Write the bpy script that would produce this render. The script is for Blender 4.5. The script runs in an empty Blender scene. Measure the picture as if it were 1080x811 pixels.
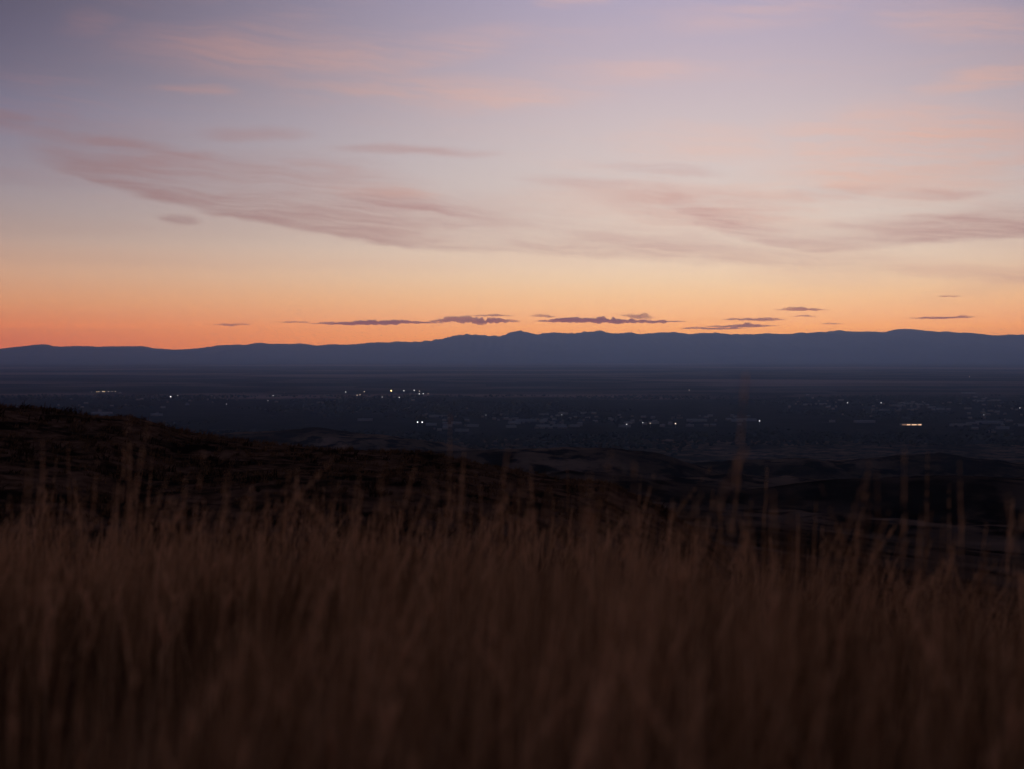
import bpy, math, random
import numpy as np
from mathutils import Vector

S = bpy.context.scene
COL = S.collection
random.seed(7)
rng = np.random.default_rng(7)

# ------------------------------------------------------------------ camera
FPX = 1350.0                      # focal length in pixels of the 1080 px wide photograph
HOR = 374.0                       # row of the true horizon in the photograph
cam_d = bpy.data.cameras.new('camera')
cam = bpy.data.objects.new('camera', cam_d); COL.objects.link(cam)
cam_d.sensor_width = 36.0
cam_d.lens = 36.0 * FPX / 1080.0
cam_d.clip_start = 0.05; cam_d.clip_end = 400000.0
cam.location = (0, 0, 0)
cam.rotation_euler = (math.pi / 2 - math.atan((405.5 - HOR) / FPX), 0, 0)
cam_d.dof.use_dof = True
cam_d.dof.focus_distance = 3000.0
cam_d.dof.aperture_fstop = 1.9
S.camera = cam

def azel(px, py):                 # photograph pixel -> azimuth, elevation (radians)
    return math.atan((px - 540) / FPX), math.atan((HOR - py) / FPX)

# ------------------------------------------------------------------ render settings
S.view_settings.view_transform = 'Standard'
S.view_settings.look = 'None'
S.view_settings.gamma = 1.0
S.view_settings.exposure = 0.0
S.view_settings.use_curve_mapping = False
S.cycles.volume_bounces = 1
S.cycles.max_bounces = 6
S.cycles.diffuse_bounces = 3
S.cycles.transparent_max_bounces = 16
S.cycles.sample_clamp_indirect = 2.0

# ------------------------------------------------------------------ sky
def lin(c):
    return tuple((v / 255 / 12.92) if v / 255 <= .04045 else ((v / 255 + .055) / 1.055) ** 2.4 for v in c)

# dusk sky by elevation: towards the afterglow, to the side of it, and behind
GLOW = [(0, (240, 156, 118)), (24, (243, 168, 131)), (40, (245, 182, 145)), (54, (244, 192, 154)), (70, (240, 200, 165)), (84, (236, 205, 179)),
        (110, (228, 206, 190)), (150, (220, 203, 194)), (190, (213, 198, 195)), (250, (206, 189, 192)), (300, (194, 178, 189)), (374, (178, 167, 189))]
LEFT = [(0, (200, 104, 82)), (12, (202, 108, 83)), (29, (206, 121, 88)), (54, (208, 145, 108)), (84, (200, 158, 132)), (124, (174, 153, 146)),
        (174, (151, 140, 148)), (234, (128, 123, 142)), (274, (114, 108, 126)), (374, (86, 80, 102))]
AZ0, AZW = math.atan((745 - 540) / FPX), 0.415
mL = math.exp(-((azel(0, 0)[0] - AZ0) / AZW) ** 2)

def interp(tab, e):
    xs = [t[0] for t in tab]
    cols = [lin(t[1]) for t in tab]
    return [float(np.interp(e, xs, [c[k] for c in cols])) for k in range(3)]

W = bpy.data.worlds.new('World'); S.world = W
W.use_nodes = True
nt = W.node_tree; N = nt.nodes; L = nt.links
N.clear()
def node(t, **kw):
    n = N.new(t)
    for k, v in kw.items(): setattr(n, k, v)
    return n
def M(op, a, b=None, c=None, clamp=False):
    n = node('ShaderNodeMath', operation=op, use_clamp=clamp)
    for i, v in enumerate((a, b, c)):
        if v is None: continue
        if hasattr(v, 'links'): L.new(v, n.inputs[i])
        else: n.inputs[i].default_value = v
    return n.outputs[0]
def VM(op, a, b=None):
    n = node('ShaderNodeVectorMath', operation=op)
    for i, v in enumerate((a, b)):
        if v is None: continue
        if hasattr(v, 'links'): L.new(v, n.inputs[i])
        else: n.inputs[i].default_value = v
    return n.outputs['Value'] if op in ('LENGTH', 'DOT_PRODUCT') else n.outputs[0]
def mixc(f, a, b):
    n = node('ShaderNodeMix', data_type='RGBA')
    for s, v in ((n.inputs[0], f), (n.inputs[6], a), (n.inputs[7], b)):
        if hasattr(v, 'links'): L.new(v, s)
        else: s.default_value = v if isinstance(v, float) else (*v[:3], 1)
    return n.outputs[2]
tc = node('ShaderNodeTexCoord')
sep = node('ShaderNodeSeparateXYZ'); L.new(tc.outputs['Generated'], sep.inputs[0])
X, Y, Z = sep.outputs
AZ = M('ARCTAN2', X, Y)
EL = M('ARCSINE', M('MINIMUM', M('MAXIMUM', Z, -1.0), 1.0))
ELn = M('DIVIDE', EL, math.pi / 2, clamp=True)
def ramp(stops, fac):
    n = node('ShaderNodeValToRGB'); cr = n.color_ramp
    cr.interpolation = 'LINEAR'
    while len(cr.elements) < len(stops): cr.elements.new(0.5)
    for e, (p, c) in zip(cr.elements, stops): e.position = p
    for e, (p, c) in zip(cr.elements, stops): e.position = p; e.color = (*c, 1)
    L.new(fac, n.inputs[0]); return n.outputs[0]
# normalise elevation with a square root so the low sky gets most of the ramp
FAC = M('POWER', ELn, 0.5)
def pos(e): return math.sqrt(max(0, math.atan(e / FPX)) / (math.pi / 2))
es = [0, 12, 19, 26, 34, 42, 52, 64, 78, 95, 115, 140, 170, 200, 240, 280, 320, 374]
# the air between here and the sky dims and tints it: the sky behind is that much stronger
SIG, HTOP, HFAR = 2.15e-5, 1330.0, 69000.0
JC, JL = (.14, .14, .25), (.05, .055, .10)
def behind_air(c, e, J):
    T = math.exp(-SIG * min(HFAR, HTOP / max(1e-4, math.sin(math.atan(e / FPX)))))
    return [max(.01, (c[k] - J[k] * (1 - T)) / T) for k in range(3)]
HG = 1.0
hi_c = [(math.radians(26), (.30, .28, .40)), (math.radians(45), (.15, .15, .25)), (math.radians(90), (.085, .095, .17))]
hi_s = [(math.radians(26), (.07, .07, .12)), (math.radians(45), (.07, .08, .14)), (math.radians(90), (.085, .095, .17))]
sc_, ss_ = [], []
for e in es:
    c = behind_air(interp(GLOW, e), e, JC); l = behind_air(interp(LEFT, e), e, JL)
    s = [max(.015, (l[k] - mL * c[k]) / (1 - mL)) for k in range(3)]
    sc_.append((pos(e), c)); ss_.append((pos(e), s))
sc_ += [(math.sqrt(a / (math.pi / 2)), c) for a, c in hi_c]
ss_ += [(math.sqrt(a / (math.pi / 2)), c) for a, c in hi_s]
glow = ramp(sc_, FAC); side = ramp(ss_, FAC)
back = ramp([(0, (.04, .05, .09)), (.25, (.08, .07, .12)), (.45, (.075, .085, .15)), (1, (.085, .095, .17))], FAC)
dz = M('SUBTRACT', AZ, AZ0)
mg = M('POWER', math.e, M('MULTIPLY', M('POWER', M('ABSOLUTE', M('DIVIDE', dz, AZW)), 2.0), -1.0))
base = mixc(mg, side, glow)
mb = node('ShaderNodeMapRange', interpolation_type='SMOOTHSTEP')
L.new(M('ABSOLUTE', dz), mb.inputs[0]); mb.inputs[1].default_value = .75; mb.inputs[2].default_value = 1.8
base = mixc(mb.outputs[0], base, back)

# high cirrus: streak noise gathered into wisps and veils
P = node('ShaderNodeCombineXYZ'); L.new(AZ, P.inputs[0]); L.new(EL, P.inputs[1])
P = P.outputs[0]
def mapping(vec, loc=(0, 0, 0), rot=0.0, scale=(1, 1, 1), typ='TEXTURE'):
    n = node('ShaderNodeMapping', vector_type=typ); L.new(vec, n.inputs[0])
    n.inputs[1].default_value = loc; n.inputs[2].default_value = (0, 0, rot); n.inputs[3].default_value = scale
    return n.outputs[0]
def noise(vec, scale, detail=6, rough=.55, dist=0.0):
    n = node('ShaderNodeTexNoise'); L.new(vec, n.inputs['Vector'])
    n.inputs['Scale'].default_value = scale; n.inputs['Detail'].default_value = detail
    n.inputs['Roughness'].default_value = rough; n.inputs['Distortion'].default_value = dist
    return n.outputs['Fac']
def remap(v, a, b, c=0.0, d=1.0, smooth=True):
    n = node('ShaderNodeMapRange', interpolation_type='SMOOTHSTEP' if smooth else 'LINEAR')
    L.new(v, n.inputs[0])
    for i, q in enumerate((a, b, c, d)): n.inputs[1 + i].default_value = q
    return n.outputs[0]
# gentle warp so that the veils' edges wander
w1 = node('ShaderNodeTexNoise'); L.new(mapping(P, scale=(.05, .018, 1)), w1.inputs['Vector'])
w1.inputs['Scale'].default_value = 1.0; w1.inputs['Detail'].default_value = 4
woff = VM('MULTIPLY', VM('SUBTRACT', w1.outputs['Color'], (.5, .5, .5)), (.04, .010, 0))
PW = VM('ADD', P, woff)
def veil(x0, y0, x1, y1, wid, edge=1.0):
    """one soft elongated veil between two sky directions, wid = half-thickness in photo pixels"""
    a0, e0 = azel(x0, y0); a1, e1 = azel(x1, y1)
    cx, cy = (a0 + a1) / 2, (e0 + e1) / 2
    ln = math.hypot(a1 - a0, e1 - e0) / 2 * 1.15; rot = math.atan2(e1 - e0, a1 - a0)
    v = mapping(PW, (cx, cy, 0), rot, (ln, wid / FPX * 1.3, 1))
    d = VM('LENGTH', VM('MULTIPLY', v, (1, 1, 0)))
    return remap(d, 1.15, .25, 0.0, edge)
def union(lst):
    o = lst[0]
    for v in lst[1:]: o = M('MAXIMUM', o, v)
    return o
def curve_veil(pts, fade, soft=5.0, wob=1.0):
    """veil with a crisp wandering lower edge: pts = (x, y, strength) in photo pixels, fading upward over fade pixels"""
    sp = node('ShaderNodeSeparateXYZ'); L.new(PW, sp.inputs[0])
    a0, a1 = azel(pts[0][0], 0)[0], azel(pts[-1][0], 0)[0]
    u = M('DIVIDE', M('SUBTRACT', sp.outputs[0], a0), a1 - a0, clamp=True)
    st_, sg_ = [], []
    for x, y, g in pts:
        a, e = azel(x, y); q = (a - a0) / (a1 - a0)
        st_.append((q, (e * 2, e * 2, e * 2))); sg_.append((q, (g, g, g)))
    def r1(stops):
        n = node('ShaderNodeValToRGB'); cr = n.color_ramp; cr.interpolation = 'B_SPLINE'
        while len(cr.elements) < len(stops): cr.elements.new(.5)
        for el_, (p, c) in zip(cr.elements, stops): el_.position = p
        for el_, (p, c) in zip(cr.elements, stops): el_.position = p; el_.color = (*c, 1)
        L.new(u, n.inputs[0])
        sc3 = node('ShaderNodeSeparateColor'); L.new(n.outputs[0], sc3.inputs[0]); return sc3.outputs[0]
    edge = M('MULTIPLY', r1(st_), .5); g = r1(sg_)
    d = M('MULTIPLY', M('SUBTRACT', sp.outputs[1], edge), FPX)
    return M('MULTIPLY', M('MULTIPLY', remap(d, -soft, soft), remap(d, fade * .15, fade, 1.0, 0.0)), g)
dark = union([
    curve_veil([(15, 180, 0), (60, 188, .6), (120, 208, .8), (200, 226, .8), (250, 234, .9), (330, 249, .9), (420, 262, .85), (540, 268, .6), (680, 272, .0)], 84, 4),
    curve_veil([(300, 205, 0), (340, 212, .6), (420, 222, 1), (480, 232, .8), (560, 240, .45), (640, 246, 0)], 26, 5),
    curve_veil([(60, 150, 0), (100, 166, .8), (140, 170, .9), (200, 176, .6), (330, 190, .7), (420, 196, .3), (480, 198, 0)], 20, 5),
    curve_veil([(660, 208, 0), (710, 224, .8), (745, 238, 1), (790, 256, .9), (850, 272, .8), (900, 270, .9), (960, 264, 1), (1080, 258, 1), (1180, 250, .8)], 42, 5),
    curve_veil([(560, 246, 0), (610, 253, .6), (690, 262, .75), (750, 271, .6), (830, 278, .3), (900, 282, 0)], 10, 3),
    curve_veil([(400, 256, 0), (520, 265, .75), (700, 274, .7), (800, 284, .5), (900, 292, .4), (980, 296, 0)], 48, 6),
    veil(850, 248, 1130, 244, 13, .95), veil(180, 185, 480, 215, 30, .6), veil(600, 205, 860, 235, 22, .5), veil(700, 228, 850, 262, 8, .8), veil(540, 190, 700, 200, 8, .4),
    veil(345, 160, 520, 163, 5, .55), veil(170, 237, 215, 236, 5, .8), veil(100, 168, 150, 166, 5, .6),
    veil(-60, 138, 50, 150, 9, .6), veil(620, 175, 770, 187, 6, .45), veil(930, 212, 1060, 218, 5, .45),
    veil(780, 218, 960, 206, 8, .35), veil(200, 150, 330, 146, 7, .4)])
pink = union([
    veil(110, 60, 460, 68, 24, .55), veil(165, 104, 250, 104, 5, .55), veil(300, 92, 640, 104, 18, .5),
    veil(380, 70, 560, 40, 16, .35), veil(560, 76, 780, 82, 14, .35), veil(790, 170, 1160, 175, 46, .9), veil(640, 150, 860, 165, 20, .5),
    veil(850, 205, 950, 196, 7, .9), veil(960, 108, 1110, 100, 12, .65), veil(900, 35, 1110, 55, 18, .5), veil(560, 215, 1000, 225, 26, .55),
    veil(330, 202, 470, 206, 8, .7), veil(860, 160, 960, 156, 8, .7), veil(960, 190, 1110, 185, 22, .55),
    veil(60, 50, 130, 40, 14, .3), veil(560, 4, 640, 2, 9, .5), veil(700, 30, 900, 20, 14, .3),
    veil(760, 285, 960, 300, 14, .35), veil(960, 320, 1110, 300, 10, .35), curve_veil([(880, 282, 0), (960, 296, .8), (1020, 302, .9), (1080, 306, 1), (1160, 306, 1)], 22, 5)])
n_str = noise(mapping(PW, rot=math.radians(-3), scale=(.16, .016, 1)), 1.0, 7, .6, .3)
n_fine = noise(mapping(PW, rot=math.radians(-5), scale=(.05, .0035, 1)), 1.0, 6, .62, .5)
n_big = noise(mapping(P, scale=(.22, .05, 1)), 1.0, 3, .5)
st = M('ADD', M('MULTIPLY', n_str, .62), M('MULTIPLY', n_fine, .38))
streak = remap(st, .36, .64)
dm = M('MULTIPLY', dark, M('ADD', M('MULTIPLY', streak, .62), .36), clamp=True)
pm = M('MULTIPLY', pink, M('ADD', M('MULTIPLY', remap(st, .34, .66), .8), .15), clamp=True)
# faint veils over the whole upper sky
allm = M('MULTIPLY', M('MULTIPLY', remap(n_big, .42, .7), remap(st, .4, .68)), remap(EL, math.radians(2.5), math.radians(6)))
dcol = mixc(mg, lin((130, 97, 97)), lin((206, 154, 144)))
pcol = mixc(mg, lin((156, 104, 108)), lin((252, 196, 168)))
# behind the viewer the cirrus has lost the glow
dcol = mixc(mb.outputs[0], dcol, (.04, .04, .07)); pcol = mixc(mb.outputs[0], pcol, (.05, .045, .07))
up = remap(EL, math.radians(14), math.radians(35))
pcol = mixc(up, pcol, (.10, .08, .11)); dcol = mixc(up, dcol, (.05, .05, .075))
c1 = mixc(M('MULTIPLY', allm, .22), base, pcol)
c2 = mixc(M('MULTIPLY', pm, .82), c1, pcol)
c3 = mixc(M('MULTIPLY', dm, .88), c2, dcol)
bg = node('ShaderNodeBackground'); L.new(c3, bg.inputs[0]); bg.inputs[1].default_value = 1.0
wo = node('ShaderNodeOutputWorld'); L.new(bg.outputs[0], wo.inputs[0])
W.cycles.sampling_method = 'MANUAL'; W.cycles.sample_map_resolution = 1024

# ------------------------------------------------------------------ helpers
def link_mesh(name, verts, faces, mat, parent=None, smooth=False, kind=None):
    me = bpy.data.meshes.new(name)
    if isinstance(verts, np.ndarray):
        nv, nf, k = len(verts), len(faces), faces.shape[1]
        me.vertices.add(nv); me.vertices.foreach_set('co', verts.astype(np.float32).ravel())
        me.loops.add(nf * k); me.loops.foreach_set('vertex_index', faces.astype(np.int32).ravel())
        me.polygons.add(nf); me.polygons.foreach_set('loop_start', np.arange(0, nf * k, k, dtype=np.int32))
        try: me.polygons.foreach_set('loop_total', np.full(nf, k, dtype=np.int32))
        except Exception: pass
        me.update(calc_edges=True); me.validate()
    else:
        me.from_pydata(verts, [], faces); me.update()
    if smooth: me.polygons.foreach_set('use_smooth', [True] * len(me.polygons))
    me.materials.append(mat)
    o = bpy.data.objects.new(name, me); COL.objects.link(o)
    if parent: o.parent = parent
    if kind: o['kind'] = kind
    return o
def tag(o, label, cat=None, group=None, kind=None):
    o['label'] = label
    if cat: o['category'] = cat
    if group: o['group'] = group
    if kind: o['kind'] = kind
    return o

TAB = rng.random((256, 256))
def vnoise(x, y):
    xi = np.floor(x).astype(int); yi = np.floor(y).astype(int)
    fx = x - xi; fy = y - yi
    fx = fx * fx * fx * (fx * (fx * 6 - 15) + 10); fy = fy * fy * fy * (fy * (fy * 6 - 15) + 10)
    a = TAB[xi % 256, yi % 256]; b = TAB[(xi + 1) % 256, yi % 256]
    c = TAB[xi % 256, (yi + 1) % 256]; d = TAB[(xi + 1) % 256, (yi + 1) % 256]
    return (a * (1 - fx) + b * fx) * (1 - fy) + (c * (1 - fx) + d * fx) * fy - .5
def fbm(x, y, wl, octv=5, rough=.5, ridged=False):
    s = 0; amp = 1; tot = 0
    for k in range(octv):
        v = vnoise(x / wl + 17.3 * k, y / wl + 5.1 * k) * 2
        if ridged: v = 1 - 2 * np.abs(v)
        s = s + v * amp; tot += amp; amp *= rough; wl *= .5
        x, y = x * .8 + y * .6, y * .8 - x * .6
    return s / tot
def smax(a, b, k):
    h = np.clip(.5 + .5 * (a - b) / k, 0, 1)
    return b * (1 - h) + a * h + k * h * (1 - h)

# ------------------------------------------------------------------ terrain heights
PLAIN = -300.0
def near_h(x, y):
    xr = np.maximum(x, 0)
    R = 50.0
    yy = np.maximum(y + .08 * x, 0)
    s0 = .45; yb = s0 * R
    drop = np.where(yy < yb, yy ** 2 / (2 * R), yb ** 2 / (2 * R) + s0 * (yy - yb))
    z = -1.15 - drop - .10 * xr * np.clip(y / 4, .2, 1.6) + .01 * np.minimum(x, 0)
    return z + .05 * fbm(x, y, 2.2, 3) + .10 * fbm(x + 50, y, 9, 2)
SHX = [-400, -60, -36, -27, -23, -13, -6, 1.3, 6.7, 10.7, 16, 24, 36, 80, 400]
SHZ = [-6, -4.2, -3.9, -4.8, -5.8, -6.5, -6.9, -8.3, -9.2, -11, -14.5, -22, -34, -70, -200]
def shoulder_h(x, y):
    t = x * 90 / np.maximum(y, 30)
    z = np.interp(x * .35 + t * .65, SHX, SHZ)
    d = y - 90
    z = z - np.where(d > 0, d * d / 110.0 + .0 * d, d * d / 800.0)
    z = np.where(d > 60, np.interp(x, SHX, SHZ) - 33 - .9 * (d - 60), z)
    return z + .55 * fbm(x, y, 9, 4) + .8 * fbm(x, y, 30, 2)
def ridge(x, y, pts, yc, wid):
    """crest given as (photo column, photo row) at distance yc"""
    xs = [(p[0] - 540) / FPX * yc for p in pts]; zs = [(HOR - p[1]) / FPX * yc for p in pts]
    yv = yc + wid * .5 * fbm(x, y * 0 + yc, wid * 2, 2)
    z = np.interp(x, xs, zs)
    d = np.abs(y - yv) / wid
    return z - wid * .28 * (np.sqrt(1 + d * d * 1.6) - 1)
MT = [(-900, 362), (-600, 355), (-420, 364), (-250, 360), (-100, 368), (0, 368.5), (30, 366.5), (37, 365.3), (50, 365.5), (58, 367), (75, 367), (100, 366.3), (125, 367.2), (150, 367), (165, 368.5), (200, 369), (215, 368), (230, 365.8), (245, 366),
      (255, 365), (270, 363.2), (285, 364.3), (300, 365), (318, 363), (330, 364.5), (345, 364.5), (370, 364), (400, 362.2), (420, 362), (440, 361), (460, 359), (470, 357), (482, 354), (492, 352.8), (510, 354), (522, 355),
      (532, 354.5), (540, 351), (548, 349.7), (556, 350.5), (566, 353), (580, 351), (590, 351), (598, 353), (612, 351.2), (635, 350.3), (650, 353), (665, 352.5), (680, 353.2), (700, 351.8), (708, 351), (725, 353.3),
      (750, 351.5), (765, 353), (780, 354), (805, 352.7), (820, 353.8), (860, 351.7), (885, 350.7), (900, 352), (920, 350.9), (933, 352), (943, 349.6), (957, 349.3), (972, 350.8), (1000, 352.5), (1025, 354),
      (1045, 356), (1065, 355), (1080, 356), (1150, 352), (1300, 360), (1500, 350), (1800, 361), (2200, 356)]
MR = [p[0] for p in MT]; MZ = [HOR - p[1] for p in MT]
def terrain(x, y):
    r = np.hypot(x, y)
    # base of the foothills
    env = -8 - .098 * np.maximum(r, 0) + 0 * x
    amp = np.clip((r - 120) / 900, 0, 1)
    env = env + amp * (26 * fbm(x, y, 520, 6, .55, True) + 7 * fbm(x, y, 120, 4)) - 25 * np.clip((x - 20) / 200, 0, 1) * np.clip(1 - r / 1500, 0, 1)
    h = env
    rn = 15 * fbm(x + 900, y, 300, 6, .55, True) * np.clip((r - 300) / 600, 0, 1)
    h = smax(h, ridge(x, y, [(-900, 500), (-200, 470), (150, 462), (250, 456), (330, 459), (430, 468), (500, 480), (560, 500), (900, 530), (2000, 520)], 2600, 260) + rn, 14)
    h = smax(h, ridge(x, y, [(-900, 470), (0, 480), (250, 480), (420, 478), (500, 476), (560, 474), (640, 478), (690, 484), (730, 496), (780, 512), (1400, 560), (2000, 560)], 1500, 170) + rn * .8, 10)
    h = smax(h, ridge(x, y, [(-900, 560), (500, 530), (640, 508), (720, 494), (790, 487), (850, 486), (880, 492), (940, 488), (1010, 486), (1080, 490), (1300, 480), (2000, 500)], 1950, 190) + rn * .8, 10)
    h = smax(h, ridge(x, y, [(-900, 560), (480, 520), (600, 496), (700, 508), (790, 522), (900, 512), (1000, 504), (1080, 508), (1300, 500), (2000, 520)], 800, 90) + rn * .5, 7)
    plain = PLAIN + 2.5 * fbm(x, y, 3000, 3) * np.clip((r - 3500) / 3000, 0, 1)
    h = smax(h, plain, 12)
    h = np.where(r > 4200, plain, h)
    # behind the viewer the hillside climbs a little, then levels off
    h = np.where(y < 0, -6 - .02 * r * np.clip(1 - r / 9000, 0, 1) + 0 * h + np.where(r < 9000, 4 * fbm(x, y, 200, 4) * np.clip(r / 300, 0, 1), 0), h)
    n = near_h(x, y)
    n = np.where(r > 60, n - (r - 60) * .4, n)
    h = smax(h, n, .6)
    s = shoulder_h(x, y)
    s = np.where((y > 12) & (r < 420), s, -1e4)
    h = smax(h, s, .8)
    # mountains: crest about 60 km away with spurs in front of it
    px = 540 + FPX * x / np.maximum(y, 1000)
    rr = r / 60000
    crest = np.interp(px, MR, MZ) / FPX * 60000
    crest = crest + fbm(x, y * .04, 1500, 3, .6) * 55 + fbm(x + 7000, y * .04, 460, 3, .7, True) * 62 - 5
    prof = np.where(rr < 1, np.clip((rr - .70) / .30, 0, 1), np.clip(1 - (rr - 1) / .09, 0, 1))
    prof = prof * prof * (3 - 2 * prof)
    spur = 1 - .62 * (1 - prof) * (1 + .8 * fbm(x, y, 6500, 5, .55, True))
    mz = PLAIN + (crest - PLAIN) * np.clip(prof * spur * 1.0, 0, 1)
    mz = np.where(y > 0, mz, PLAIN + (260 * np.clip(prof, 0, 1)))
    h = np.where(r > 40000, np.maximum(h, mz), h)
    return h

# ------------------------------------------------------------------ materials
def mat(name):
    m = bpy.data.materials.new(name); m.use_nodes = True
    t = m.node_tree; b = t.nodes['Principled BSDF']
    b.inputs['Roughness'].default_value = .95
    b.inputs['Specular IOR Level'].default_value = 0.0
    return m, t, b
def plainmat(name, col, rough=.8):
    m, t, b = mat(name)
    n = t.nodes.new('ShaderNodeTexNoise'); n.inputs['Scale'].default_value = .35; n.inputs['Detail'].default_value = 4
    g = t.nodes.new('ShaderNodeTexCoord'); t.links.new(g.outputs['Object'], n.inputs['Vector'])
    r = t.nodes.new('ShaderNodeValToRGB'); t.links.new(n.outputs['Fac'], r.inputs[0])
    r.color_ramp.elements[0].position = .3; r.color_ramp.elements[0].color = (*[c * .75 for c in col], 1)
    r.color_ramp.elements[1].position = .7; r.color_ramp.elements[1].color = (*[min(1, c * 1.15) for c in col], 1)
    t.links.new(r.outputs[0], b.inputs['Base Color']); b.inputs['Roughness'].default_value = rough
    return m
def hillmat(name, c0, c1, c2, scales):
    m, t, b = mat(name)
    g = t.nodes.new('ShaderNodeNewGeometry')
    def nz(sc, det=6, rough=.6):
        n = t.nodes.new('ShaderNodeTexNoise'); n.inputs['Scale'].default_value = sc
        n.inputs['Detail'].default_value = det; n.inputs['Roughness'].default_value = rough
        t.links.new(g.outputs['Position'], n.inputs['Vector']); return n.outputs['Fac']
    a, bb = nz(scales[0]), nz(scales[1])
    r = t.nodes.new('ShaderNodeValToRGB'); t.links.new(a, r.inputs[0])
    r.color_ramp.elements[0].position = .38; r.color_ramp.elements[0].color = (*c0, 1)
    r.color_ramp.elements[1].position = .62; r.color_ramp.elements[1].color = (*c1, 1)
    f = t.nodes.new('ShaderNodeMapRange'); f.interpolation_type = 'SMOOTHSTEP'
    f.inputs[1].default_value = .44; f.inputs[2].default_value = .60; t.links.new(bb, f.inputs[0])
    mx = t.nodes.new('ShaderNodeMix'); mx.data_type = 'RGBA'
    t.links.new(f.outputs[0], mx.inputs[0]); t.links.new(r.outputs[0], mx.inputs[6]); mx.inputs[7].default_value = (*c2, 1)
    t.links.new(mx.outputs[2], b.inputs['Base Color'])
    return m
m_near = hillmat('dry_hillside', (.045, .021, .012), (.105, .052, .031), (.010, .006, .004), (1.2, .35))
m_foot = hillmat('foothill_scrub', (.012, .0085, .006), (.115, .069, .048), (.006, .004, .003), (.005, .028))
m_mtn = hillmat('mountain_rock', (.020, .022, .030), (.040, .040, .050), (.015, .018, .024), (.0005, .0015))

# valley floor: fields, dry steppe and wooded town land
def plainland():
    m, t, b = mat('valley_fields')
    g = t.nodes.new('ShaderNodeNewGeometry')
    def nn(ty, **kw):
        n = t.nodes.new(ty)
        for k, v in kw.items(): setattr(n, k, v)
        return n
    def tex(sc, scale=(1, 1, 1), det=5, rough=.55):
        mp = nn('ShaderNodeMapping'); mp.inputs[3].default_value = scale; t.links.new(g.outputs['Position'], mp.inputs[0])
        n = nn('ShaderNodeTexNoise'); t.links.new(mp.outputs[0], n.inputs['Vector'])
        n.inputs['Scale'].default_value = sc; n.inputs['Detail'].default_value = det; n.inputs['Roughness'].default_value = rough
        return n.outputs['Fac']
    def mr(v, a, bb, c=0, d=1):
        n = nn('ShaderNodeMapRange', interpolation_type='SMOOTHSTEP'); t.links.new(v, n.inputs[0])
        for i, q in enumerate((a, bb, c, d)): n.inputs[1 + i].default_value = q
        return n.outputs[0]
    def mt(op, a, bb):
        n = nn('ShaderNodeMath', operation=op)
        for i, v in enumerate((a, bb)):
            if hasattr(v, 'links'): t.links.new(v, n.inputs[i])
            else: n.inputs[i].default_value = v
        return n.outputs[0]
    def mc(f, a, bb):
        n = nn('ShaderNodeMix', data_type='RGBA')
        for s, v in ((n.inputs[0], f), (n.inputs[6], a), (n.inputs[7], bb)):
            if hasattr(v, 'links'): t.links.new(v, s)
            else: s.default_value = (*v, 1) if isinstance(v, tuple) else v
        return n.outputs[2]
    vo = nn('ShaderNodeTexVoronoi', distance='CHEBYCHEV'); vo.inputs['Scale'].default_value = 1 / 650; vo.inputs['Randomness'].default_value = .75
    t.links.new(g.outputs['Position'], vo.inputs['Vector'])
    cs = nn('ShaderNodeSeparateColor'); t.links.new(vo.outputs['Color'], cs.inputs[0])
    field = mc(mr(cs.outputs[0], .1, .95), (.008, .008, .010), (.070, .050, .048))
    field = mc(mr(tex(.00022, (1, 1.6, 1)), .50, .60), field, (.012, .012, .015))
    field = mc(mr(tex(.00020, (.5, 1.0, 1), 5, .6), .49, .60), field, (.17, .115, .105))
    sp = nn('ShaderNodeSeparateXYZ'); t.links.new(g.outputs['Position'], sp.inputs[0])
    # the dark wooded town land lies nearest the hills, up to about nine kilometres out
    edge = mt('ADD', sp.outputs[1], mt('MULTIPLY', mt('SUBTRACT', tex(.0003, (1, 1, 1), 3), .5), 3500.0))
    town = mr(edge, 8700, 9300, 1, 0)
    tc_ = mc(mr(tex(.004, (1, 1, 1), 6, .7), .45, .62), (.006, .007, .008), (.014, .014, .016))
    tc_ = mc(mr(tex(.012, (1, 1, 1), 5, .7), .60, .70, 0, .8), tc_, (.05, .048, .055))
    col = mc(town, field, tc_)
    t.links.new(col, b.inputs['Base Color'])
    return m
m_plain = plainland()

# ------------------------------------------------------------------ terrain meshes (one polar sheet, cut at four radii)
fa = np.radians(np.arange(-31, 31.001, .07))
ca = np.radians(np.concatenate([np.arange(-180, -31, 3.0), np.arange(33, 180, 3.0)]))
ang = np.sort(np.concatenate([fa, ca]))
def rings(a, b, ratio): 
    n = max(2, int(math.ceil(math.log(b / a) / math.log(ratio)))); return list(np.geomspace(a, b, n + 1))
R_near = rings(.25, 170, 1.02)
R_foot = rings(170, 4600, 1.0085)
R_plain = rings(4600, 41500, 1.02)
R_mtn = list(np.linspace(41500, 66000, 150))
def sheet(name, radii, m, cap=False):
    rr = np.array(radii)
    A, Rr = np.meshgrid(ang, rr)
    x = np.sin(A) * Rr; y = np.cos(A) * Rr
    z = terrain(x, y)
    n, k = len(rr), len(ang)
    v = np.stack([x, y, z], -1).reshape(-1, 3)
    i = np.arange(n - 1)[:, None] * k; j = np.arange(k)[None, :]; j2 = (j + 1) % k
    f = np.stack([i + j, i + k + j, i + k + j2, i + j2], -1).reshape(-1, 4)[:, ::-1]
    o = link_mesh(name, v, f, m, smooth=True, kind='structure')
    return o
g_ground = sheet('ground', R_near, m_near); g_ground['label'] = 'dry hillside falling away under the grass'
g_foot = sheet('foothills', R_foot, m_foot); g_foot['label'] = 'dark scrubby foothills below the viewpoint'
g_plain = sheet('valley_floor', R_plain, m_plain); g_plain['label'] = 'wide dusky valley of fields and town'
g_mtn = sheet('mountains', R_mtn, m_mtn); g_mtn['label'] = 'long blue mountain range on the horizon'

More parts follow.
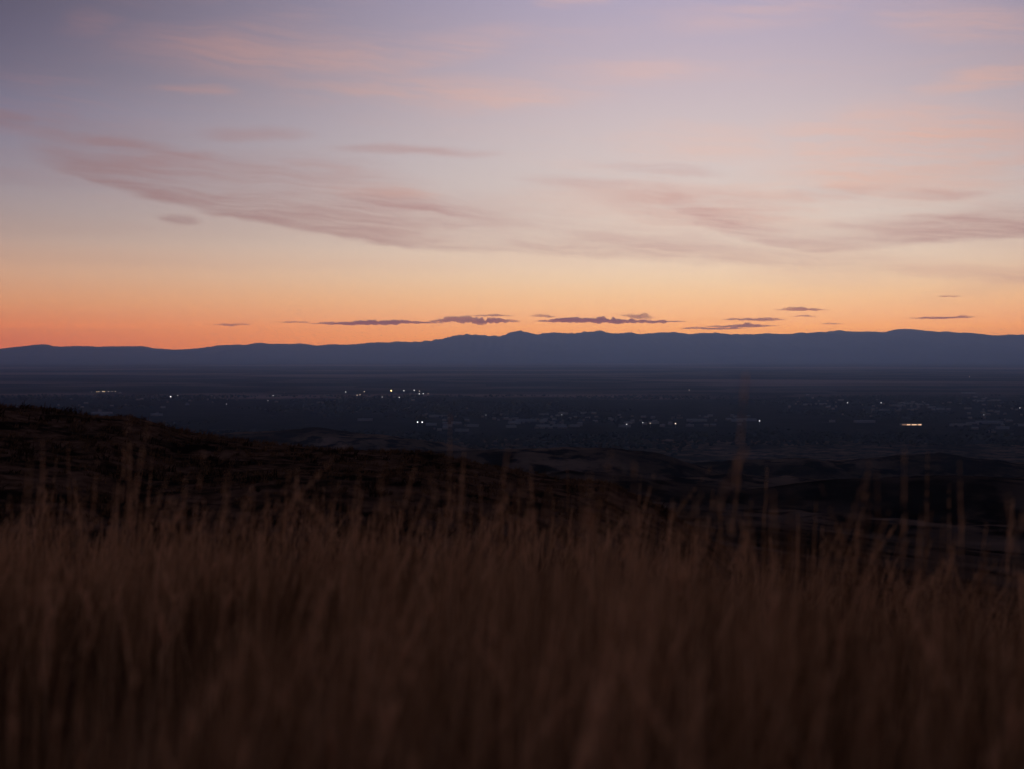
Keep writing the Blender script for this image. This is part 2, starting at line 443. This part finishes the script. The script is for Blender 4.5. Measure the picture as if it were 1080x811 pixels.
def ground_z(x, y):
    return float(terrain(np.array([float(x)]), np.array([float(y)]))[0])
def at(px, py):
    """point of the valley floor seen at a photograph pixel"""
    d = -PLAIN / ((py - HOR) / FPX)
    x = (px - 540) / FPX * d
    return x, d, ground_z(x, d)

# ------------------------------------------------------------------ haze
hb = 69000.0
zt, zb = 1330.0, -312.0
hv = [(sx * hb, sy * hb, z) for z in (zb, zt) for sx, sy in ((-1, -1), (1, -1), (1, 1), (-1, 1))]
hf = [(3, 2, 1, 0), (4, 5, 6, 7), (0, 1, 5, 4), (1, 2, 6, 5), (2, 3, 7, 6), (3, 0, 4, 7)]
m_haze = bpy.data.materials.new('haze_air'); m_haze.use_nodes = True
t = m_haze.node_tree; t.nodes.clear()
pv = t.nodes.new('ShaderNodeVolumePrincipled'); mo = t.nodes.new('ShaderNodeOutputMaterial')
t.links.new(pv.outputs[0], mo.inputs['Volume'])
pv.inputs['Color'].default_value = (.40, .60, 1.0, 1)
pv.inputs['Density'].default_value = SIG
pv.inputs['Anisotropy'].default_value = .79
haze = link_mesh('haze', hv, hf, m_haze, kind='stuff'); haze['label'] = 'thin blue evening haze over the valley'
haze.display_type = 'WIRE'

# ------------------------------------------------------------------ low evening clouds beyond the mountains
m_cl = bpy.data.materials.new('cloud_vapour'); m_cl.use_nodes = True
t = m_cl.node_tree; t.nodes.clear()
pv = t.nodes.new('ShaderNodeVolumePrincipled'); mo = t.nodes.new('ShaderNodeOutputMaterial')
t.links.new(pv.outputs[0], mo.inputs['Volume'])
pv.inputs['Color'].default_value = (.92, .70, .80, 1); pv.inputs['Density'].default_value = .0012
pv.inputs['Anisotropy'].default_value = .0
CD = 92000.0
def cloud(px0, px1, py, th, label, bumps=5, lift=0.0, seed=0):
    """a flat-based stratus bank: ragged lens of vapour, px0..px1 wide, th photo pixels thick"""
    rs = random.Random(seed)
    Ln = (px1 - px0) / FPX * CD; H = th / FPX * CD * .62; Dp = max(Ln * .35, 900)
    nu, nv = 260, 16
    ph = [rs.uniform(0, 6.28) for _ in range(8)]
    pk = [(rs.uniform(.12, .88), rs.uniform(.05, .14), rs.uniform(.3, 1.0)) for _ in range(bumps)]
    vs, fs = [], []
    for i in range(nu + 1):
        u = i / nu
        env = math.sin(math.pi * u) ** .55
        b = .55 + .6 * sum(a * math.exp(-((u - c) / w) ** 2) for c, w, a in pk)
        rag = float(fbm(np.array([u * Ln + 999. * seed]), np.array([7.3 * seed]), 420., 5, .75)[0]); rag2 = float(fbm(np.array([u * Ln - 777. * seed]), np.array([1.3 * seed]), 380., 5, .75)[0])
        b *= max(.1, 1 + 1.5 * rag)
        up_ = H * .62 * env * max(.12, min(1.5, b)); dn = H * .30 * env * max(.1, 1 + 2.2 * rag2)
        wd = Dp * .5 * env * (1 + .2 * math.sin(9 * u + ph[4]))
        off = H * .06 * math.sin(7 * u + ph[5]) + lift * H * (u - .5)
        for j in range(nv):
            a = 2 * math.pi * j / nv
            s, c = math.sin(a), math.cos(a)
            rz = (up_ if s > 0 else dn) * s * (1 + .15 * math.sin(13 * u + 2 * a + ph[6]))
            vs.append(((u - .5) * Ln, c * wd, rz + off))
    for i in range(nu):
        for j in range(nv):
            a, b = i * nv + j, i * nv + (j + 1) % nv
            fs.append((a, b, b + nv, a + nv))
    fs.append(tuple(range(nv))[::-1]); fs.append(tuple(nu * nv + j for j in range(nv)))
    o = link_mesh('cloud', vs, fs, m_cl, smooth=True)
    xc = ((px0 + px1) / 2 - 540) / FPX * CD
    o.location = (xc, CD, (HOR - py) / FPX * CD)
    tag(o, label, 'cloud', 'low clouds over the mountains', 'thing')
    return o
CL = [
    (224, 266, 343, 6, 'small dark cloud farthest left above the mountain ridge', 2, 0),
    (293, 329, 340.5, 4.5, 'short thin cloud between the lone left cloud and the long streak', 2, 0),
    (325, 470, 341.5, 7, 'long thin cloud streak left of the highest peak', 4, .3),
    (452, 550, 339.5, 12, 'thickest ragged cloud just left of the highest peak', 6, 0),
    (495, 545, 333.5, 4, 'thin wisp resting over the thickest ragged cloud', 2, 0),
    (558, 588, 334, 5.5, 'small puff above the left end of the central cloud bank', 2, -.3),
    (562, 724, 339.5, 9, 'longest cloud bank right of the highest peak', 5, -.1),
    (652, 692, 334.5, 9, 'knobbly cloud top sitting on the central cloud bank', 3, -.5),
    (715, 790, 347, 4, 'faint thin streak low over the ridge right of the central bank', 3, 0),
    (760, 830, 337.5, 6, 'upper of two mid-length clouds right of centre', 4, 0),
    (742, 822, 344.5, 6.5, 'lower of two mid-length clouds right of centre, near the ridge', 4, .2),
    (815, 876, 327, 6, 'highest dark cloud, alone above the right-hand group', 3, 0),
    (834, 862, 334, 3.5, 'tiny thin cloud below the highest dark cloud', 2, 0),
    (864, 892, 342, 3.5, 'tiny dash of cloud over the ridge right of the twin streaks', 2, 0),
    (955, 1030, 335.5, 5.5, 'long lone cloud farthest right, above the right-hand ridge', 3, .4),
    (988, 1014, 313, 4, 'faint small cloud highest of all at the right', 2, 0),
]
for i, c in enumerate(CL): cloud(*c[:5], bumps=c[5], lift=c[6], seed=100 + i)

# ------------------------------------------------------------------ grass on the near hillside
def bladecloud(n, xs, ys, zs, hts, wid, lean, hue, seg=4, droop=.35):
    """n curved tapering blades -> vertices, quads and per-vertex tint"""
    a = rng.uniform(0, 2 * np.pi, n)          # facing
    b = rng.normal(0.35, 1.2, n)              # lean direction, a little downwind
    tt = np.linspace(0, 1, seg + 1)
    P_ = np.zeros((n, seg + 1, 3))
    bend = lean[:, None] * tt[None, :] ** 1.9 * hts[:, None]
    P_[:, :, 0] = xs[:, None] + np.cos(b)[:, None] * bend
    P_[:, :, 1] = ys[:, None] + np.sin(b)[:, None] * bend
    P_[:, :, 2] = zs[:, None] + hts[:, None] * tt[None, :] * (1 - droop * lean[:, None] * tt[None, :] ** 2)
    w = wid[:, None] * (1 - .92 * tt[None, :] ** 1.5) * .5
    dx = np.cos(a)[:, None] * w; dy = np.sin(a)[:, None] * w
    V = np.zeros((n, seg + 1, 2, 3)); V[:, :, 0] = P_; V[:, :, 1] = P_
    V[:, :, 0, 0] -= dx; V[:, :, 0, 1] -= dy; V[:, :, 1, 0] += dx; V[:, :, 1, 1] += dy
    base = (np.arange(n) * (seg + 1) * 2)[:, None] + (np.arange(seg) * 2)[None, :]
    F = np.stack([base, base + 1, base + 3, base + 2], -1).reshape(-1, 4)
    T = np.repeat(hue, (seg + 1) * 2)
    return V.reshape(-1, 3), F, T, P_
def with_tint(o, T):
    at_ = o.data.attributes.new('tint', 'FLOAT', 'POINT'); at_.data.foreach_set('value', T.astype(np.float32))
def grassmat(name, stops, trans=.35):
    m, t, b = mat(name)
    a = t.nodes.new('ShaderNodeAttribute'); a.attribute_name = 'tint'
    r = t.nodes.new('ShaderNodeValToRGB'); t.links.new(a.outputs['Fac'], r.inputs[0])
    while len(r.color_ramp.elements) < len(stops): r.color_ramp.elements.new(.5)
    for e, (p, c) in zip(r.color_ramp.elements, stops): e.position = p; e.color = (*c, 1)
    df = t.nodes.new('ShaderNodeBsdfDiffuse'); tr = t.nodes.new('ShaderNodeBsdfTranslucent'); mx = t.nodes.new('ShaderNodeMixShader')
    t.links.new(r.outputs[0], df.inputs[0]); t.links.new(r.outputs[0], tr.inputs[0]); mx.inputs[0].default_value = trans
    t.links.new(df.outputs[0], mx.inputs[1]); t.links.new(tr.outputs[0], mx.inputs[2])
    t.links.new(mx.outputs[0], t.nodes['Material Output'].inputs['Surface'])
    return m
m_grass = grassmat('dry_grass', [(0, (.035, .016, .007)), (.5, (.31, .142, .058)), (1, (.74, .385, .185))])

def scatter(n, y0, y1, power=1.0):
    """points in the wedge of hillside in front of the viewer, denser near"""
    y = y0 + (y1 - y0) * rng.random(n) ** power
    x = rng.uniform(-1, 1, n) * (.62 * y + 1.0)
    return x, y
nc = 1500
gx, gy = scatter(nc, .75, 14.5, 1.1)
gd = fbm(gx, gy, 1.6, 3)
ok = gd > rng.uniform(-1.2, .35, nc) * .7
gx, gy, gd = gx[ok], gy[ok], gd[ok]; nc = len(gx)
g_h = np.clip(rng.normal(1.0, .13, nc), .7, 1.35) + .14 * gd; g_t = np.clip(rng.normal(.48, .30, nc) + .45 * gd, 0, 1); g_r = rng.uniform(.05, .17, nc)
g_w = rng.normal(0, .05, (nc, 2))
nb = 92
n = nc * nb
ra = np.repeat(g_r, nb) * np.abs(rng.normal(0, 1, n)); an = rng.uniform(0, 2 * np.pi, n)
x = np.repeat(gx, nb) + ra * np.cos(an); y = np.maximum(.6, np.repeat(gy, nb) + ra * np.sin(an))
hts = (.52 + .20 * rng.random(n)) * np.repeat(g_h, nb) * (1 + .10 * fbm(x, y, 2.4, 2))
hts *= np.where(rng.random(n) < .3, rng.uniform(.45, .9, n), 1)
patch = np.repeat(g_t, nb)
vs1, fs1, t1, _ = bladecloud(n, x, y, terrain(x, y) - .01, hts, rng.uniform(.0022, .0052, n), np.abs(rng.normal(.12, .20, n)), np.clip(patch + rng.normal(0, .14, n), 0, 1))
t1 = t1 * np.tile(np.repeat([.04, .2, .5, .85, 1.08], 2), n)  # paler tips, darker bases; also puts lit tops and depth shade into the tint
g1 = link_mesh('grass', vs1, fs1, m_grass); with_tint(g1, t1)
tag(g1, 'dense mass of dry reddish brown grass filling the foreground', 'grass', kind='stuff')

# flowering stalks that stand above the mass, each with a nodding feathery head
n = 5200
x, y = scatter(n, 1.6, 12, .9)
cl = fbm(x, y, 1.1, 2)
keep = cl > rng.uniform(-.9, .5, n)
x, y = x[keep], y[keep]; n = len(x)
hts = rng.uniform(.66, .98, n); tall = rng.random(n) < .18; hts[tall] += rng.uniform(.03, .14, tall.sum()); vt = (rng.random(n) < .09) & (y > 1.9) & (y < 7); hts[vt] = rng.uniform(.98, 1.22, vt.sum()); hts *= np.where(y < 2.6, .93, 1)
hue = np.clip(rng.normal(.72, .2, n), 0, 1); lean = np.abs(rng.normal(.13, .14, n))
V, F, T, Pc = bladecloud(n, x, y, terrain(x, y) - .01, hts, rng.uniform(.0032, .0052, n), lean, hue, seg=7)
Vs, Fs, Ts = [V], [F], [T]; off = len(V)
k = 26                                                     # spikelets per head
tip, sub = Pc[:, -1], Pc[:, -3]
u = rng.random((n, k))
pts = sub[:, None, :] + (tip - sub)[:, None, :] * (u[:, :, None] * 1.05)
hx, hy, hz = pts[:, :, 0].ravel(), pts[:, :, 1].ravel(), pts[:, :, 2].ravel()
m_ = n * k
ln = rng.uniform(.025, .06, m_) * (1.15 - u.ravel())
V2, F2, T2, _ = bladecloud(m_, hx, hy, hz, ln, rng.uniform(.004, .007, m_), np.abs(rng.normal(.25, .2, m_)), np.clip(np.repeat(hue, k) + .1, 0, 1), seg=2)
Vs.append(V2); Fs.append(F2 + off); Ts.append(T2)
g2 = link_mesh('grass', np.concatenate(Vs), np.concatenate(Fs), m_grass); with_tint(g2, np.concatenate(Ts))
tag(g2, 'thin seed stalks rising blurred above the grass against the dark hills', 'grass', kind='stuff')

# brush and bunch grass over the rounded shoulder of the hill behind
nc = 15000
cy = rng.uniform(30, 135, nc); cx = rng.uniform(-.62, .45, nc) * cy
cn = fbm(cx, cy, 7, 3)
kp = cn > rng.uniform(-.7, .45, nc); cx, cy = cx[kp], cy[kp]; nc = len(cx)
k = 16
big = (rng.random(nc) < .10) & (fbm(cx, cy, 16, 3) > -.05)
sz = np.where(big, rng.uniform(.3, .8, nc), rng.uniform(.15, .5, nc))
ox = np.repeat(cx, k) + rng.normal(0, 1, nc * k) * np.repeat(sz, k) * .35
oy = np.repeat(cy, k) + rng.normal(0, 1, nc * k) * np.repeat(sz, k) * .35
m_ = nc * k
V, F, T, _ = bladecloud(m_, ox, oy, terrain(ox, oy) - .03, np.repeat(sz, k) * rng.uniform(.5, 1.1, m_), np.repeat(np.where(big, .09, .05), k),
                        np.abs(rng.normal(.7, .5, m_)), np.clip(np.repeat(np.where(big, .08, rng.uniform(.2, .8, nc)), k) + rng.normal(0, .08, m_), 0, 1), seg=3)
m_brush = grassmat('brush', [(0, (.020, .010, .006)), (.25, (.06, .029, .015)), (1, (.21, .10, .048))], .2)
g3 = link_mesh('brush', V, F, m_brush); with_tint(g3, T)
tag(g3, 'low dark brush and bunch grass covering the hill shoulder', 'brush', kind='stuff')

# ------------------------------------------------------------------ valley: woods, buildings, lamps
def blobwood(pts, m, name, label):
    """far tree canopy: ragged low crowns in one mass"""
    ico = [(0, 0, 1)] + [(.89 * math.cos(a), .89 * math.sin(a), .45) for a in np.arange(5) * 2 * math.pi / 5] + \
          [(1.0 * math.cos(a), 1.0 * math.sin(a), -.35) for a in np.arange(5) * 2 * math.pi / 5 + .63] + [(0, 0, -1)]
    ico = np.array(ico)
    fi = [(0, 1 + i, 1 + (i + 1) % 5) for i in range(5)] + [(1 + i, 6 + i, 1 + (i + 1) % 5) for i in range(5)] + \
         [(6 + i, 6 + (i + 1) % 5, 1 + (i + 1) % 5) for i in range(5)] + [(6 + i, 11, 6 + (i + 1) % 5) for i in range(5)]
    fi = np.array(fi); n = len(pts)
    s = np.stack([rng.uniform(5, 10, n), rng.uniform(5, 10, n), rng.uniform(3, 7, n)], -1)
    V = ico[None] * s[:, None, :] * (1 + .25 * rng.normal(0, 1, (n, 12, 1)).clip(-1.5, 1.5))
    V = V + pts[:, None, :]; V[:, :, 2] += s[:, None, 2] * .8
    F = (np.arange(n)[:, None, None] * 12 + fi[None]).reshape(-1, 3)
    o = link_mesh(name, V.reshape(-1, 3), F, m)
    tag(o, label, 'woods', kind='stuff'); return o
m_tree = plainmat('far_foliage', (.008, .009, .009))
n = 34000
wy = rng.uniform(3500, 9500, n); wx = rng.uniform(-.5, .5, n) * wy
kp = fbm(wx, wy, 900, 4) > rng.uniform(-.15, .35, n); wx, wy = wx[kp], wy[kp]
blobwood(np.stack([wx, wy, terrain(wx, wy)], -1), m_tree, 'woods', 'dark tree cover spread between the far town buildings')

m_pale = plainmat('pale_wall', (.17, .16, .16)); m_roofp = plainmat('pale_roof', (.18, .18, .19)); m_roofd = plainmat('grey_roof', (.08, .075, .08))
m_wall2 = plainmat('tan_wall', (.15, .12, .11)); m_steel = plainmat('galvanised_steel', (.3, .3, .32), .5)
def emis(name, col, st_):
    m = bpy.data.materials.new(name); m.use_nodes = True; t = m.node_tree; t.nodes.clear()
    e = t.nodes.new('ShaderNodeEmission'); e.inputs[0].default_value = (*col, 1); e.inputs[1].default_value = st_
    o = t.nodes.new('ShaderNodeOutputMaterial'); t.links.new(e.outputs[0], o.inputs[0])
    return m
def boxmesh(x0, x1, y0, y1, z0, z1):
    v = [(x0, y0, z0), (x1, y0, z0), (x1, y1, z0), (x0, y1, z0), (x0, y0, z1), (x1, y0, z1), (x1, y1, z1), (x0, y1, z1)]
    return v, [(3, 2, 1, 0), (4, 5, 6, 7), (0, 1, 5, 4), (1, 2, 6, 5), (2, 3, 7, 6), (3, 0, 4, 7)]
def join(lst):
    V, F = [], []
    for v, f in lst:
        o = len(V); V += v; F += [tuple(i + o for i in q) for q in f]
    return V, F
def gable(w, d, h, e, ov=.6):
    v = [(-w / 2 - ov, -d / 2 - ov, h), (w / 2 + ov, -d / 2 - ov, h), (w / 2 + ov, d / 2 + ov, h), (-w / 2 - ov, d / 2 + ov, h), (-w / 2 - ov, 0, h + e), (w / 2 + ov, 0, h + e)]
    return v, [(0, 1, 5, 4), (2, 3, 4, 5), (0, 4, 3), (1, 2, 5), (3, 2, 1, 0)]
def building(name, w, d, h, wall, roof, kind):
    r = bpy.data.objects.new(name, None); COL.objects.link(r)
    v, f = boxmesh(-w / 2, w / 2, -d / 2, d / 2, 0, h)
    link_mesh('wall', v, f, wall, r)
    if kind == 'gable': v, f = gable(w, d, h + .02, d * .16)
    else: v, f = join([boxmesh(-w / 2 - .3, w / 2 + .3, -d / 2 - .3, d / 2 + .3, h + .01, h + .9), boxmesh(-w * .2, -w * .1, -d * .2, d * .1, h + .92, h + 2.6)])
    link_mesh('roof', v, f, roof, r)
    return r
def copy_tree(o, parent=None):
    c = o.copy(); COL.objects.link(c); c.parent = parent
    for ch in list(o.children): copy_tree(ch, c)
    return c
protos = {
    'warehouse': building('warehouse', 80, 34, 10, m_pale, m_roofp, 'flat'),
    'barn': building('barn', 38, 20, 8, m_wall2, m_roofp, 'gable'),
    'house': building('house', 24, 15, 7, m_wall2, m_roofd, 'gable'),
}
used = set()
def place(kind, px, py, label, group, rot=0, s=1.0):
    o = protos[kind] if kind not in used else copy_tree(protos[kind])
    used.add(kind)
    X_, Y_, Z_ = at(px, py)
    o.location = (X_, Y_, Z_ - .6); o.rotation_euler = (0, 0, rot); o.scale = (s, s, 1)
    tag(o, label, kind, group)
    return o
rb = random.Random(3)
# pale buildings read off the photograph: long ones first
LONG = [(735, 444, 'long pale building left of the lone warm lamp in mid valley'), (787, 443.5, 'long pale building just left of the lone bright white lamp'),
        (866, 426.5, 'long thin pale building left of the two small lamps'), (1022, 414.5, 'long pale building far out at the right'),
        (461, 439.5, 'long pale building beside the pair of bright white lamps'), (955, 426, 'pale building behind the long lit row, farther out'),
        (912, 445.2, 'thin pale building left of the lit row'), (1012, 449, 'pale building right of the lit row'),
        (1044, 446, 'pale building farther right of the lit row'), (107, 436, 'small pale building low beside the dark hill shoulder'),
        (385, 443.5, 'pale roof left of the pair of bright white lamps'), (555, 444, 'pale roof near the middle of the town'),
        (1050, 422.5, 'pale building by the right edge, farther out')]
for i, (px, py, lb) in enumerate(LONG): place('warehouse', px, py, lb, 'pale long buildings in the valley', rb.uniform(-.12, .12), rb.uniform(.8, 1.4))
regions = [(505, 650, 436, 452, 64, 'the town right of the lamp pair'), (640, 790, 438, 450, 40, 'the town below the middle ridge'),
           (455, 500, 430, 456, 18, 'the cluster beside the lamp pair'), (925, 1005, 424, 434, 46, 'the built-up strip above the lit row'),
           (1020, 1080, 418, 456, 44, 'the scattered settlement by the right edge'), (0, 200, 412, 440, 34, 'the dark flats left'),
           (820, 930, 416, 450, 26, 'the dark middle flats right of the town'), (200, 440, 414, 425, 26, 'the lamp-dotted settlement')]
rg_lab = ['small dim building among the town roofs right of the lamp pair', 'small dim building among the scattered town right of the middle',
          'small dim building in the cluster beside the lamp pair', 'small dim building in the strip above the lit row',
          'small dim building in the settlement by the right edge', 'small dim building on the dark flats at the left',
          'small dim building between the mid town and the lit row', 'small dim building near the dotted far lamps']
rg_grp = ['roofs of the central town', 'roofs of the scattered town', 'roofs beside the lamp pair', 'roofs of the strip', 'roofs by the right edge', 'roofs on the left flats', 'roofs of the middle flats', 'roofs near the far lamps']
for q, (x0, x1, y0, y1, cnt, nm) in enumerate(regions):
    for i in range(cnt):
        px = rb.gauss((x0 + x1) / 2, (x1 - x0) / 3.2) if q in (0, 2, 3) else rb.uniform(x0, x1)
        py = rb.uniform(y0, y1)
        qx = 'left' if px < (x0 + x1) / 2 else 'right'; qy = 'farther' if py < (y0 + y1) / 2 else 'nearer'
        place(rb.choice(['barn', 'house', 'house', 'warehouse']) if i % 3 else 'barn', px, py, rg_lab[q] + ', ' + qy + ' ' + qx + ' part', rg_grp[q], rb.uniform(-.7, .7), rb.uniform(.25, .7))

# lamps: tall masts whose glowing heads are the dots of light in the valley
def mast(name, colr, st_, size=2.2, hgt=16):
    r = bpy.data.objects.new(name, None); COL.objects.link(r)
    v, f = [], []
    for z, ra in ((0, .35), (hgt, .18)):
        for j in range(8): v.append((ra * math.cos(j * math.pi / 4), ra * math.sin(j * math.pi / 4), z))
    f = [(j, (j + 1) % 8, 8 + (j + 1) % 8, 8 + j) for j in range(8)]
    link_mesh('pole', v, f, m_steel, r)
    v, f = join([boxmesh(-size * .9, size * .9, -.12, .12, hgt, hgt + .3)])
    link_mesh('crossbar', v, f, m_steel, r)
    bm_v, bm_f = [], []
    nl, nr = 12, 8
    for i in range(nr + 1):
        p = math.pi * i / nr
        for j in range(nl):
            a = 2 * math.pi * j / nl
            bm_v.append((size * math.sin(p) * math.cos(a), size * .6 * math.sin(p) * math.sin(a), hgt + .35 + size + size * math.cos(p)))
    for i in range(nr):
        for j in range(nl):
            bm_f.append((i * nl + j, (i + 1) * nl + j, (i + 1) * nl + (j + 1) % nl, i * nl + (j + 1) % nl))
    link_mesh('lamp_head', bm_v, bm_f, emis(name + '_glow', colr, st_ * .42), r, smooth=True)
    return r
WHT, WRM, YEL = (.95, .97, 1.0), (1.0, .80, .62), (1.0, .74, .28)
def put(o, px, py, label, group=None):
    X_, Y_, Z_ = at(px, py + 1.5)
    o.location = (X_, Y_, Z_); tag(o, label, 'lamp', group)
    return o
LG = 'lit lamps in the valley'
LAMPS = [(440.3, 448, WHT, 7, 2.3, 'left lamp of the brightest close white pair'), (445.2, 448, WHT, 7, 2.2, 'right lamp of the brightest close white pair'),
    (412.6, 412.8, YEL, 10, 5.0, 'large yellow lamp, brightest of the far cluster'), (426.0, 412.6, WHT, 3.0, 3.6, 'dim lamp first to the right of the yellow lamp'),
    (436.8, 412, WHT, 4.5, 3.2, 'upper white lamp of the far cluster, second right of the yellow one'), (442.4, 413, WRM, 2.5, 3, 'faint warm lamp above the low close two of the far cluster'),
    (442.2, 416, WHT, 4.5, 3.0, 'lower lamp pair of the far cluster, left one'), (446.4, 415.8, WHT, 4.0, 3.0, 'lower lamp pair of the far cluster, right one'),
    (451.5, 415.8, WRM, 1.6, 3.0, 'faintest lamp at the right end of the far cluster'), (384.2, 413.6, WRM, 2.8, 3.4, 'dim warm lamp above the twin faint lamps'),
    (364.6, 414, WHT, 3.2, 3, 'leftmost white lamp of the far cluster'), (376.5, 417.5, WRM, 2.6, 2.6, 'left of the twin faint lamps under the warm one'),
    (379.6, 417, WRM, 2.4, 2.6, 'right of the twin faint lamps under the warm one'), (403, 419.5, WHT, 2.0, 2.6, 'small low lamp under and left of the yellow lamp'),
    (421, 420, WHT, 3.4, 2.8, 'low white lamp under and right of the yellow lamp'), (712.6, 449.6, WRM, 5, 2.2, 'lone warm lamp in mid valley'),
    (801.3, 446.5, WHT, 8, 2.2, 'lone bright white lamp right of middle'), (894, 426.3, WHT, 3.5, 2.8, 'small lamp at the left end of the built-up strip'),
    (929.5, 426.2, WHT, 3, 2.6, 'small lamp inside the built-up strip'), (1022.5, 398, WRM, 3, 4, 'faint lamp alone far out at the right'),
    (179.8, 419.3, WHT, 7.5, 3.2, 'lone white lamp on the left flats'), (187.2, 418, WHT, 1.8, 3, 'faint lamp touching the lone white left lamp'),
    (727, 412, WRM, 2.2, 3.5, 'faint lamp on the far pale road line'), (592.5, 439.5, WHT, 3.2, 1.8, 'pinpoint lamp in the central town'),
    (238.5, 427.4, WHT, 1.6, 2.4, 'faint lamp on the dark flats right of the lone white one'), (282.5, 423.5, WHT, 2.2, 2.6, 'faint lamp lower of two right of the dark flats'),
    (288, 418, WHT, 1.8, 3, 'faint lamp upper of two right of the dark flats'), (1038, 439.5, WHT, 2.2, 2, 'small dim lamp right of the lit row'),
    (1076, 432, WHT, 3.2, 2.4, 'pale lamp at the right edge'), (678, 448.4, WHT, 2.0, 2, 'faint upper left lamp of the scattered town'),
    (661, 450.4, WHT, 2.6, 2, 'faint low lamp at the left of the scattered town'), (686, 449.2, WRM, 2.0, 2, 'faint second lamp left of the lone warm lamp'),
    (512.5, 440, WHT, 1.6, 2, 'faint lamp right of the bright white pair')]
for px, py, c, st_, size, lb in LAMPS: put(mast('lamp_mast', c, st_, size), px, py, lb, LG)
for i, (px, st_) in enumerate([(96.5, 2.5), (102, 9), (104, 4), (108.3, 9), (110, 6), (114.2, 4), (118, 2.5), (121.5, 4)]):
    put(mast('lamp_mast', YEL if i in (1, 4) else WRM, st_ * .85, 2.3), px, 413.7 - .05 * i, 'warm lamp in the dotted row of lights at far left', 'row of lamps at far left')

# long building with its lit front
r = bpy.data.objects.new('lit_hall', None); COL.objects.link(r)
Wd, Dd, Hh = 86.0, 30.0, 7.0
v, f = boxmesh(-Wd / 2, Wd / 2, -Dd / 2, Dd / 2, 0, Hh); link_mesh('wall', v, f, m_pale, r)
v, f = boxmesh(-Wd / 2 - 1, Wd / 2 + 1, -Dd / 2 - 2.5, Dd / 2 + 1, Hh + .01, Hh + 1.0); link_mesh('roof', v, f, m_roofd, r)
m_win = emis('lit_window', (1.0, .62, .38), 1.5); m_win2 = emis('lit_window_dim', (1.0, .55, .34), .35)
for i in range(12):
    x0 = -Wd / 2 + 2 + i * 6.9
    v, f = boxmesh(x0, x0 + 5.4, -Dd / 2 - .25, -Dd / 2 - .003, 1.4, 5.6); link_mesh('window', v, f, m_win2 if i in (0, 1, 2, 5, 9) else m_win, r)
X_, Y_, Z_ = at(961, 448); r.location = (X_, Y_, Z_ - .3)
tag(r, 'long low hall with a glowing orange front, brightest row at right', 'hall')
